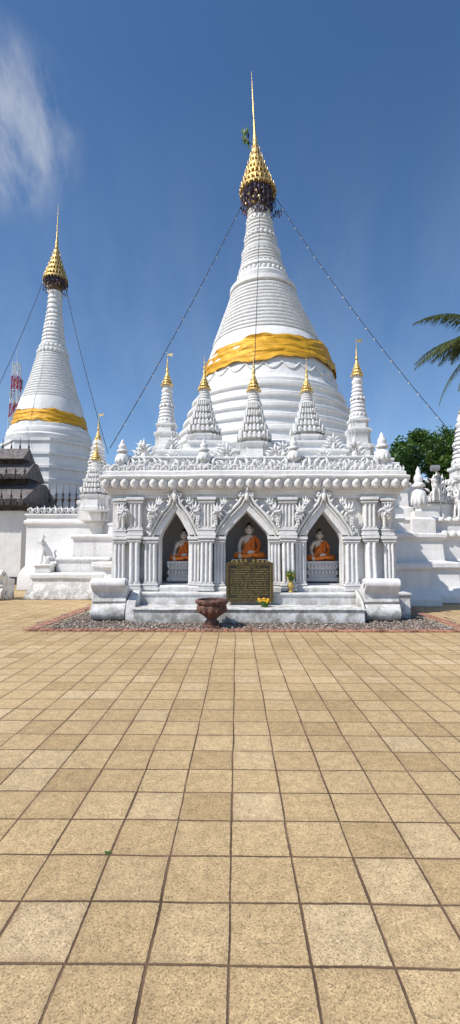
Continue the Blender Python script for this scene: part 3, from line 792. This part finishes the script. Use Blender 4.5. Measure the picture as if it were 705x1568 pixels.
def buddha(x, y, z, s_):
    e = empty("buddha_statue")
    vs = [(0,0,.10),(0,-.01,.26),(0,-.01,.42),(0,0,.56),(0,-.01,.66),
          (-.20,0,.54),(-.27,.01,.34),(-.27,-.20,.20),(-.25,-.29,.12),
          (.20,0,.54),(.27,.01,.34),(.19,-.18,.20),(.05,-.25,.18),
          (-.17,-.05,.10),(-.40,-.16,.09),(-.15,-.31,.07),(.08,-.33,.10),
          (.17,-.05,.10),(.40,-.16,.09),(.15,-.28,.10),(-.08,-.30,.14)]
    es = [(0,1),(1,2),(2,3),(3,4),(3,5),(5,6),(6,7),(7,8),(3,9),(9,10),(10,11),(11,12),(0,13),(13,14),(14,15),(15,16),(0,17),(17,18),(18,19),(19,20)]
    ra = [(.20,.15),(.165,.125),(.185,.125),(.11,.09),.055,.075,.058,.045,.03,.075,.058,.045,.03,.13,.095,.06,.04,.13,.095,.06,.04]
    V, F = skin_mesh("b", vs, es, ra)
    mb = MB(); mb.v = list(V)
    for f in F:
        cx_ = sum(V[i][0] for i in f)/len(f); cy_ = sum(V[i][1] for i in f)/len(f); cz_ = sum(V[i][2] for i in f)/len(f)
        skin = cz_ > .58 or (cx_ < .02 and cz_ > .42 and cx_ < .10-(.62-cz_)*1.0) or (cx_ < -.19 and cz_ > .17 and cy_ < .12) or (abs(cx_) < .12 and cy_ < -.2 and cz_ > .15)
        mb.f.append(f); mb.m.append(0 if skin else 1)
    mb.tube([(.15,-.10,.60),(.05,-.155,.48),(-.06,-.16,.36),(-.14,-.14,.25)], [.03,.035,.035,.03], 6, 1)
    mb.tube([(.13,-.05,.61),(.10,-.17,.45),(.10,-.19,.25)], [.04,.035,.03], 6, 1)
    mb.ell((0,-.015,.79), (.098,.112,.135), 0, 16, 12, 0)
    mb.ell((0,-.05,.715), (.062,.06,.055), 0, 10, 8, 0)
    mb.ell((0,.015,.845), (.106,.112,.098), 0, 14, 9, 2)
    mb.ell((0,.02,.945), (.05,.05,.05), 0, 10, 7, 2); mb.lathe(0,.02,[(.02,.98),(.012,1.02),(.003,1.07)], 8, 3)
    mb.ell((0,-.128,.78), (.015,.022,.035), 0, 6, 6, 0)
    mb.ell((0,-.118,.735), (.03,.012,.008), 0, 8, 4, 4)
    for sg in (-1, 1):
        mb.ell((sg*.04,-.113,.805), (.024,.010,.009), 0, 8, 4, 2)
        mb.tube([(sg*.016,-.121,.825),(sg*.045,-.116,.838),(sg*.075,-.095,.825)], .005, 4, 2)
        mb.ell((sg*.102,0,.765), (.014,.028,.075), 0, 6, 6, 0)
        for k in range(5):
            if sg < 0:
                fx = -.285+.02*k; L_ = (.07,.095,.10,.09,.07)[k]
                mb.tube([(fx,-.30,.125),(fx,-.325,.115-.3*L_),(fx,-.325,.10-L_)], [.012,.011,.008], 5, 0)
            else:
                fz = .165+.013*k; L_ = (.07,.09,.10,.09,.065)[k]
                mb.tube([(.06,-.255-.004*k,fz),(.06-L_*.55,-.285,fz-.004),(.055-L_,-.27,fz-.006)], [.011,.010,.008], 5, 0)
    mb.obj("figure", [SKIN, ROBE, BLACK, GOLD, RED], e, 80)
    pd = MB()
    pd.rect(-.46,.46,-.40,.30,[(0,-.60),(0,-.50),(-.05,-.46),(-.06,-.25),(-.02,-.2),(-.02,-.12),(.0,-.08),(0,0.0)])
    for k in range(9):
        pd.ell((-.42+.105*k,-.40,-.12), (.05,.035,.06), 0, 8, 5); pd.ell((-.42+.105*k,-.36,-.33), (.045,.03,.08), 0, 8, 5)
    pd.obj("pedestal", INNER, e, 40)
    e.location = (x, y, z); e.scale = (s_, s_, s_)
buddha(-1.36, 11.80, 1.27, .84)
buddha(.32, 11.75, 1.32, .95)
buddha(2.13, 11.80, 1.27, .84)

def lion(x, y, z, s_, rot):
    e = empty("guardian_lion_statue")
    vs = [(.0,0,.22),(-.02,0,.38),(-.12,0,.56),(-.22,0,.72),(-.28,0,.84),(-.40,0,.84),
          (-.20,.10,.50),(-.25,.12,.28),(-.26,.12,.06),(-.34,.12,.03),
          (-.20,-.10,.50),(-.25,-.12,.28),(-.26,-.12,.06),(-.34,-.12,.03),
          (.06,.13,.20),(-.08,.17,.24),(.03,.17,.05),(-.14,.17,.03),
          (.06,-.13,.20),(-.08,-.17,.24),(.03,-.17,.05),(-.14,-.17,.03),
          (.18,0,.12),(.26,0,.25),(.20,0,.42),(.27,0,.52)]
    es = [(0,1),(1,2),(2,3),(3,4),(4,5),(2,6),(6,7),(7,8),(8,9),(2,10),(10,11),(11,12),(12,13),(0,14),(14,15),(15,16),(16,17),(0,18),(18,19),(19,20),(20,21),(0,22),(22,23),(23,24),(24,25)]
    ra = [.16,.15,.17,.14,.14,.085,.08,.05,.045,.035,.08,.05,.045,.035,.11,.085,.05,.035,.11,.085,.05,.035,.05,.035,.035,.05]
    V, F = skin_mesh("l", vs, es, ra)
    mb = MB(); mb.add(V, F)
    for i in range(16):
        a = 2*pi*i/16
        mb.ell((-.24+.05*cos(a*2), .15*sin(a), .82+.17*cos(a)), (.05,.045,.05), a, 6, 5)
    for sg in (-1, 1):
        mb.lathe(-.25, sg*.09, [(.04,.95),(.03,1.0),(.003,1.07)], 6)
        mb.ell((-.40, sg*.055, .88), (.02,.02,.02), 0, 6, 4)
    mb.ell((-.49,0,.85), (.025,.035,.02), 0, 6, 4); mb.ell((-.44,0,.78), (.06,.05,.02), 0, 8, 4)
    mb.lathe(-.24,0,[(.06,.97),(.07,1.02),(.02,1.08),(.003,1.18)], 8)
    mb.obj("body", WHITE, e, 80)
    e.location = (x, y, z); e.scale = (s_,)*3; e.rotation_euler = (0, 0, rot)
lion(-6.15, 14.95, 1.12, .86, radians(25))
lion(6.6, 15.0, 3.12, .85, radians(60))
lion(7.35, 14.9, 2.6, .85, radians(10))

# ------------------------------------------------------------------ foreground items
e = empty("inscription_plaque"); m = MB()
px0, px1, py, pz0, pz1 = -.20, .78, 10.42, .42, 1.22
m.box(px0, px1, py, py+.04, pz0, pz1, 0)
m.box(px0-.02, px1+.02, py-.02, py+.05, pz0-.04, pz0+.01, 1); m.box(px0-.02, px1+.02, py-.02, py+.05, pz1-.01, pz1+.04, 1)
m.box(px0-.04, px0+.005, py-.022, py+.052, pz0-.03, pz1+.03, 1); m.box(px1-.005, px1+.04, py-.022, py+.052, pz0-.03, pz1+.03, 1)
xm = (px0+px1)/2
m.prism_xz([(px0,pz1+.04),(px1,pz1+.04),(px1-.1,pz1+.09),(xm+.18,pz1+.10),(xm,pz1+.17),(xm-.18,pz1+.10),(px0+.1,pz1+.09)], py, py+.03, 0)
for sg in (-1, 1):
    for q in range(4):
        m.curl(xm+sg*(.08+.1*q), py-.01, pz1+.075-.008*q, .035, sg, pi/2, 1.2, .3, 2)
    m.box(xm+sg*.4-.02, xm+sg*.4+.02, py+.01, py+.04, .305, pz0, 1)
    m.tube([(xm+sg*.4, py+.05, pz0+.5), (xm+sg*.4, py+.3, .58)], .015, 6, 1)
# thin gilded inner border
for (a0_, a1_, b0_, b1_) in ((px0+.02, px1-.02, pz1-.028, pz1-.020), (px0+.02, px1-.02, pz0+.022, pz0+.030), (px0+.018, px0+.026, pz0+.03, pz1-.03), (px1-.026, px1-.018, pz0+.03, pz1-.03)):
    m.box(a0_, a1_, py-.005, py+.001, b0_, b1_, 2)
for li in range(14):
    zz = pz1-.06-li*.051; x = px0+.06+(R.uniform(.05,.2) if li in (0,13) else 0)
    while x < px1-.07-(.2 if li in (0,13) else 0):
        ww = R.uniform(.006,.016)
        hh = R.uniform(.009,.020)
        if R.random() > .16: m.box(x, x+ww, py-.004, py+.001, zz-hh/2, zz+hh/2, 2)
        x += ww+.009
m.obj("plaque", [BOARD, FRAME, GLET], e, 40)
e = empty("clay_incense_urn"); m = MB()
ux, uy = -.50, 9.25
m.rect(ux-.17, ux+.17, uy-.17, uy+.17, [(0,.0),(0,.05),(-.03,.06),(-.03,.12)], 0)
m.lathe(ux, uy, [(.12,.12),(.10,.17),(.15,.22),(.24,.28),(.29,.36),(.30,.42),(.28,.45),(.31,.47),(.325,.50),(.325,.54),(.30,.56),(.27,.55),(.26,.47),(.02,.46)], 12, 0)
petals(m, ux, uy, .275, .37, 12, .06, .07, .03)
petals(m, ux, uy, .32, .52, 16, .035, .025, .015)
m.obj("urn", CLAY, e, 30)
e = empty("flower_vase"); m = MB()
vx, vy, vz = 1.24, 10.65, .57
m.lathe(vx, vy, [(.06,vz),(.065,vz+.02),(.03,vz+.05),(.07,vz+.12),(.075,vz+.18),(.04,vz+.23),(.055,vz+.26)], 14, 0)
for i in range(70):
    a = R.uniform(0, 6.28); tl = R.uniform(0, .16); L_ = R.uniform(.16,.33)
    m.tube([(vx, vy, vz+.22), (vx+tl*.5*cos(a), vy+tl*.5*sin(a), vz+.22+L_*.5), (vx+tl*cos(a), vy+tl*sin(a), vz+.22+L_)], [.004,.014,.002], 4, 1)
for i in range(8):
    a = R.uniform(0, 6.28); m.ell((vx+.07*cos(a), vy+.07*sin(a)-.04, vz+R.uniform(.28,.42)), (.02,.02,.02), 0, 6, 4, 2)
m.obj("vase", [GLET, PLANT, MARI], e, 50)
e = empty("marigold_offering"); m = MB()
ox, oy, oz = .60, 10.1, .305
m.lathe(ox, oy, [(.05,oz),(.07,oz+.02),(.10,oz+.08),(.11,oz+.09)], 12, 1)
for i in range(45):
    a = R.uniform(0, 6.28); rr = .13*sqrt(R.random()); m.ell((ox+rr*cos(a), oy+rr*sin(a), oz+.11+R.uniform(0,.07)), (.024,.024,.02), a, 6, 4, 0)
for i in range(14):
    a = R.uniform(0, 6.28); m.flame(ox+.1*cos(a), oy+.1*sin(a), oz+.1, R.uniform(.2,2.9), .1, .5, .12, 1)
m.tube([(ox+.06, oy-.05, .305), (ox+.05, oy-.12, .31), (ox+.0, oy-.15, .31)], .02, 5, 1)
m.obj("flowers", [MARI, PLANT], e, 60)
wl = empty("weed_tuft"); m = MB()
wx, wy = -.645, 2.41
for i in range(14):
    a = R.uniform(0,6.28); L_ = R.uniform(.008,.022)
    m.tube([(wx+R.gauss(0,.006),wy+R.gauss(0,.006),0),(wx+L_*cos(a)*.6,wy+L_*sin(a)*.6,L_*.5),(wx+L_*cos(a),wy+L_*sin(a),L_*.4)],[.0012,.0025,.0005],4,0)
m.obj("weeds", PLANT, wl)

# ------------------------------------------------------------------ cables with bulbs
def cable(p0, p1, sag, r=.014, bulbs=22, mat=None):
    e = empty("string_light_cable"); m = MB(); P = []
    p0, p1 = Vector(p0), Vector(p1)
    for i in range(25):
        t = i/24; q = p0.lerp(p1, t); q.z -= sag*4*t*(1-t); P.append(tuple(q))
    m.tube(P, r, 4, 0)
    for i in range(1, bulbs):
        t = i/bulbs; q = p0.lerp(p1, t); q.z -= sag*4*t*(1-t)
        m.ell((q.x, q.y, q.z-.05), (.025,.025,.035), 0, 6, 4, 1)
    m.obj("cable", [mat or CABLE, BULB], e)
tx = CX-.044*8
cable((tx-.80, 18.8, 16.5), (-4.25, 15.0, 4.95), .25)
cable((tx+.80, 18.8, 16.9), (7.0, 15.0, 5.6), .35)
cable((tx+.5, 19.4, 15.6), (6.0, 22, 7.6), .3, .010, 18, WPAINT)
cable((tx+.05, 18.2, 16.6), (.50, 12.25, 6.7), .2, .010, 0)
cable((LX-.7, 27.7, 18.7), (-13.6, 24, 9.0), .3, .016)
cable((LX+.7, 27.7, 18.7), (-6.3, 22, 6.3), .4, .016)

# ------------------------------------------------------------------ left teak-roofed hall
e = empty("temple_hall"); m = MB()
m.box(-22, -9.95, 21.0, 24.6, 0, 3.55, 0)
m.box(-22.1, -9.85, 20.9, 24.7, 0, .35, 1)
m.rect(-22, -9.95, 21.0, 24.6, [(.1,3.4),(.1,3.55),(.45,3.6),(.45,3.7),(.4,3.75)], 1)
m.prism_yz([(20.5,3.75),(25.1,3.75),(23.2,4.9),(22.4,4.9)], -22.3, -9.8, 2)
m.box(-22.1, -10.3, 22.3, 23.3, 4.85, 5.15, 1)
m.prism_yz([(21.6,5.1),(24.0,5.1),(23.0,5.95),(22.6,5.95)], -22.2, -10.2, 2)
m.box(-22.0, -10.7, 22.5, 23.1, 5.9, 6.15, 1)
m.prism_yz([(22.1,6.1),(23.5,6.1),(22.8,6.75)], -22, -10.55, 2)
for k in range(26):
    xx = -9.8-.3*k
    m.box(xx-.12, xx+.12, 20.46, 20.50, 3.62, 3.90, 1)
    m.box(xx-.5, xx-.26, 21.56, 21.60, 5.0, 5.22, 1)
for k in range(10):
    xx = -9.85-.45*k
    for (yy, zz, hh, of) in ((20.6,3.8,.6,0),(21.7,5.15,.5,.4),(22.8,6.6,.75,.75)):
        m.lathe(xx-of, yy, [(.06,zz),(.08,zz+.08),(.035,zz+.15),(.06,zz+.22),(.025,zz+.35),(.005,zz+hh)], 6, 1)
m.obj("hall", [FAR, TEAK, TILEROOF], e, 35)
e = empty("covered_gallery"); m = MB()
m.box(-9.4, -5.2, 23.0, 24.5, 0, 3.1, 0)
m.prism_yz([(22.6,3.1),(24.9,3.1),(23.75,3.6)], -9.6, -4.8, 2)
xx = -9.5
while xx < -4.9:
    m.lathe(xx, 22.9, [(.03,3.2),(.04,3.85),(.03,3.95),(.09,4.15),(.03,4.25),(.06,4.4),(.02,4.5),(.003,4.95)], 6, 1); xx += .34
m.obj("gallery", [FAR, TEAK, TILEROOF], e, 35)

# telecom mast
e = empty("telecom_mast"); m = MB()
tx_, ty_ = -31.0, 62
for k in range(14):
    za, zb = k*2.0, k*2.0+2.0; wa = 2.0-.09*k; wb = 2.0-.09*(k+1); mt = k % 2
    ca = [(tx_+sx*wa/2, ty_+sy*wa/2, za) for sx, sy in ((-1,-1),(1,-1),(1,1),(-1,1))]
    cb = [(tx_+sx*wb/2, ty_+sy*wb/2, zb) for sx, sy in ((-1,-1),(1,-1),(1,1),(-1,1))]
    for i in range(4):
        j = (i+1) % 4
        m.tube([ca[i], cb[i]], .07, 4, mt); m.tube([ca[i], cb[j]], .045, 4, mt); m.tube([ca[j], cb[i]], .045, 4, mt); m.tube([cb[i], cb[j]], .045, 4, mt)
for k in range(9):
    a = R.uniform(0,6.28); zz = R.uniform(20,27.5)
    m.box(tx_+.8*cos(a)-.10, tx_+.8*cos(a)+.10, ty_+.8*sin(a)-.1, ty_+.8*sin(a)+.1, zz-.6, zz+.5, 2)
m.tube([(tx_,ty_,28),(tx_,ty_,30)], .04, 4, 1)
m.obj("lattice", [RED, WPAINT, STEEL], e)

# ------------------------------------------------------------------ trees
def tree(x, y, h, cr, seed, n=9000):
    rr = random.Random(seed); e = empty("broadleaf_tree"); m = MB()
    m.tube([(x,y,0),(x+.1,y,h*.3),(x-.1,y+.1,h*.6),(x,y,h*.85)], [.28,.22,.14,.05], 8, 0)
    cl = []
    for i in range(26):
        a = rr.uniform(0, 6.28); q = rr.uniform(.25, 1)**.6; zc = h*rr.uniform(.38, .97)
        lim = cr*(1-((zc/h-.62)/.42)**2*.8)
        cxx, cyy = x+lim*q*cos(a), y+lim*q*sin(a)
        cl.append((cxx, cyy, zc, rr.uniform(.5, 1.0)*cr*.34))
        m.tube([(x, y, h*.35+zc*.2), ((x+cxx)/2, (y+cyy)/2, zc*.8), (cxx, cyy, zc)], [.09,.05,.02], 5, 0)
    for i in range(n):
        c_ = rr.choice(cl); v = Vector((rr.gauss(0,1), rr.gauss(0,1), rr.gauss(0,.75)))
        v.normalize(); v *= c_[3]*rr.uniform(.5, 1.15)
        s_ = rr.uniform(.07, .16)
        d1 = Vector((rr.gauss(0,1), rr.gauss(0,1), rr.gauss(0,.5))).normalized(); d2 = d1.cross(Vector((rr.gauss(0,1), rr.gauss(0,1), rr.gauss(0,1)))).normalized()*.5
        P = Vector((c_[0]+v.x, c_[1]+v.y, c_[2]+v.z))
        m.add([tuple(P-d1*s_), tuple(P-d2*s_), tuple(P+d1*s_), tuple(P+d2*s_)], [(0,1,2,3)], 1)
    m.obj("trunk_and_crown", [BARK, LEAF], e)
tree(10.0, 26.5, 8.0, 2.5, 3, 12000)
tree(12.3, 28.5, 9.0, 2.8, 4, 13000)
tree(14.5, 25, 7.4, 2.4, 8, 8000)

def palm(x, y, h, seed):
    rr = random.Random(seed); e = empty("palm_tree"); m = MB()
    P = [(x+.5*(1-t/10)**2, y, h*t/10) for t in range(11)]
    m.tube(P, [.26-.012*t for t in range(11)], 10, 0)
    fr = [(2*pi*f*.382+rr.uniform(-.15,.15), radians(-35+100*((f*.618) % 1)), rr.uniform(3.4, 4.4), .08) for f in range(24)]
    fr += [(pi+.25, radians(38), 4.6, .075), (pi+.55, radians(-2), 4.3, .085), (pi-.15, radians(-22), 4.6, .06), (pi+.9, radians(-35), 4.4, .05), (pi-.5, radians(60), 4.6, .085), (pi+.35, radians(-30), 4.2, .045)]
    for a, el, L_, dr_ in fr:
        pts = []; p_ = Vector((x, y, h)); e_ = el; n = 16
        for i in range(n+1):
            pts.append(p_.copy()); p_ = p_+Vector((cos(a)*cos(e_), sin(a)*cos(e_), sin(e_)))*(L_/n); e_ -= dr_*rr.uniform(.7,1.3)
        m.tube(pts, [.05*(1-i/(n+2)) for i in range(n+1)], 5, 1)
        side = Vector((-sin(a), cos(a), 0))
        for i in range(1, n):
          for hf in (0, .33, .66):
            B_ = pts[i].lerp(pts[i+1], hf); t = (i+hf)/n; dr = (pts[i+1]-pts[i]).normalized()
            ll = .9*sin(pi*min(1, .2+t*.75))
            for sg in (-1, 1):
                d = (side*sg*.70+dr*.65+Vector((0,0,-.35-rr.uniform(0,.6)))).normalized()
                tip = B_+d*ll*rr.uniform(.8,1.1); mid = B_.lerp(tip,.5)+Vector((0,0,.06)); wv = dr*.026
                m.add([tuple(B_-wv), tuple(B_+wv), tuple(mid+wv), tuple(tip), tuple(mid-wv)], [(0,1,2,3,4)], 1)
    for i in range(7):
        a = rr.uniform(0,6.28); m.ell((x+.3*cos(a), y+.3*sin(a), h-.3), (.14,.14,.18), 0, 8, 6, 1)
    m.obj("trunk_and_fronds", [BARK, PALM], e)
palm(12.95, 22, 12.1, 5)

# ------------------------------------------------------------------ camera, light, world
cam_d = bpy.data.cameras.new("camera"); cam = bpy.data.objects.new("camera", cam_d); scene.collection.objects.link(cam)
cam_d.sensor_fit = 'VERTICAL'; cam_d.sensor_height = 36; cam_d.lens = 16.07; cam_d.clip_end = 3000; cam_d.clip_start = .05
cam.location = (0, 0, 1.5); cam.rotation_euler = (radians(90+4.98), 0, radians(.85))
scene.camera = cam

to_sun = Vector((-.82, -.50, 0)).normalized()*cos(radians(50)); to_sun.z = sin(radians(50))
sd = bpy.data.lights.new("sun", 'SUN'); sd.energy = 5.0; sd.angle = radians(.5); sd.color = (1, .95, .88)
so = bpy.data.objects.new("sun", sd); scene.collection.objects.link(so)
so.rotation_euler = to_sun.to_track_quat('Z', 'Y').to_euler()

wd = bpy.data.worlds.new("World"); scene.world = wd; wd.use_nodes = True
nt = wd.node_tree; L = nt.links; bg = nt.nodes["Background"]
sky = nt.nodes.new("ShaderNodeTexSky"); sky.sky_type = 'NISHITA'; sky.sun_disc = False
sky.sun_elevation = radians(50); sky.sun_rotation = atan2(to_sun.x, to_sun.y)
sky.altitude = 1200; sky.air_density = 1.0; sky.dust_density = .5; sky.ozone_density = 2.3
hsv = nt.nodes.new("ShaderNodeHueSaturation"); hsv.inputs["Saturation"].default_value = 1.16; hsv.inputs["Value"].default_value = 1.28
L.new(sky.outputs[0], hsv.inputs["Color"])
tc = nt.nodes.new("ShaderNodeTexCoord")
dot = nt.nodes.new("ShaderNodeVectorMath"); dot.operation = 'DOT_PRODUCT'
L.new(tc.outputs["Generated"], dot.inputs[0]); dot.inputs[1].default_value = Vector((-.375, .65, .66)).normalized()
mr = nt.nodes.new("ShaderNodeMapRange"); mr.interpolation_type = 'SMOOTHSTEP'; mr.inputs[1].default_value = .989; mr.inputs[2].default_value = 1.0
L.new(dot.outputs["Value"], mr.inputs[0])
mp = nt.nodes.new("ShaderNodeMapping"); mp.inputs["Scale"].default_value = (2.2, 1, .8); mp.inputs["Rotation"].default_value = (0, .6, 0)
L.new(tc.outputs["Generated"], mp.inputs[0])
nz = noise(nt, mp.outputs[0], 7, 8, .58)
nr = ramp(nt, nz, [(0.42, 0.0), (0.75, 1.0)]).outputs[0]
fac = mth(nt, 'MULTIPLY', mth(nt, 'MULTIPLY', mr.outputs[0], nr), .9, clamp=True)
col = mixc(nt, fac, hsv.outputs[0], (5.2, 5.5, 6.2))
sp = nt.nodes.new("ShaderNodeSeparateXYZ"); L.new(tc.outputs["Generated"], sp.inputs[0])
m2 = nt.nodes.new("ShaderNodeMapRange"); m2.inputs[1].default_value = .75; m2.inputs[2].default_value = .10; L.new(sp.outputs[2], m2.inputs[0])
nz2 = ramp(nt, noise(nt, mp.outputs[0], 3.2, 6, .6), [(0.40, 0.25), (0.75, 1.0)]).outputs[0]
col = mixc(nt, mth(nt, 'MULTIPLY', mth(nt, 'MULTIPLY', m2.outputs[0], nz2), .5, clamp=True), col, (3.6, 4.9, 6.9))
L.new(col, bg.inputs[0]); bg.inputs[1].default_value = .115
scene.view_settings.view_transform = 'Standard'; scene.view_settings.look = 'None'; scene.view_settings.exposure = 0
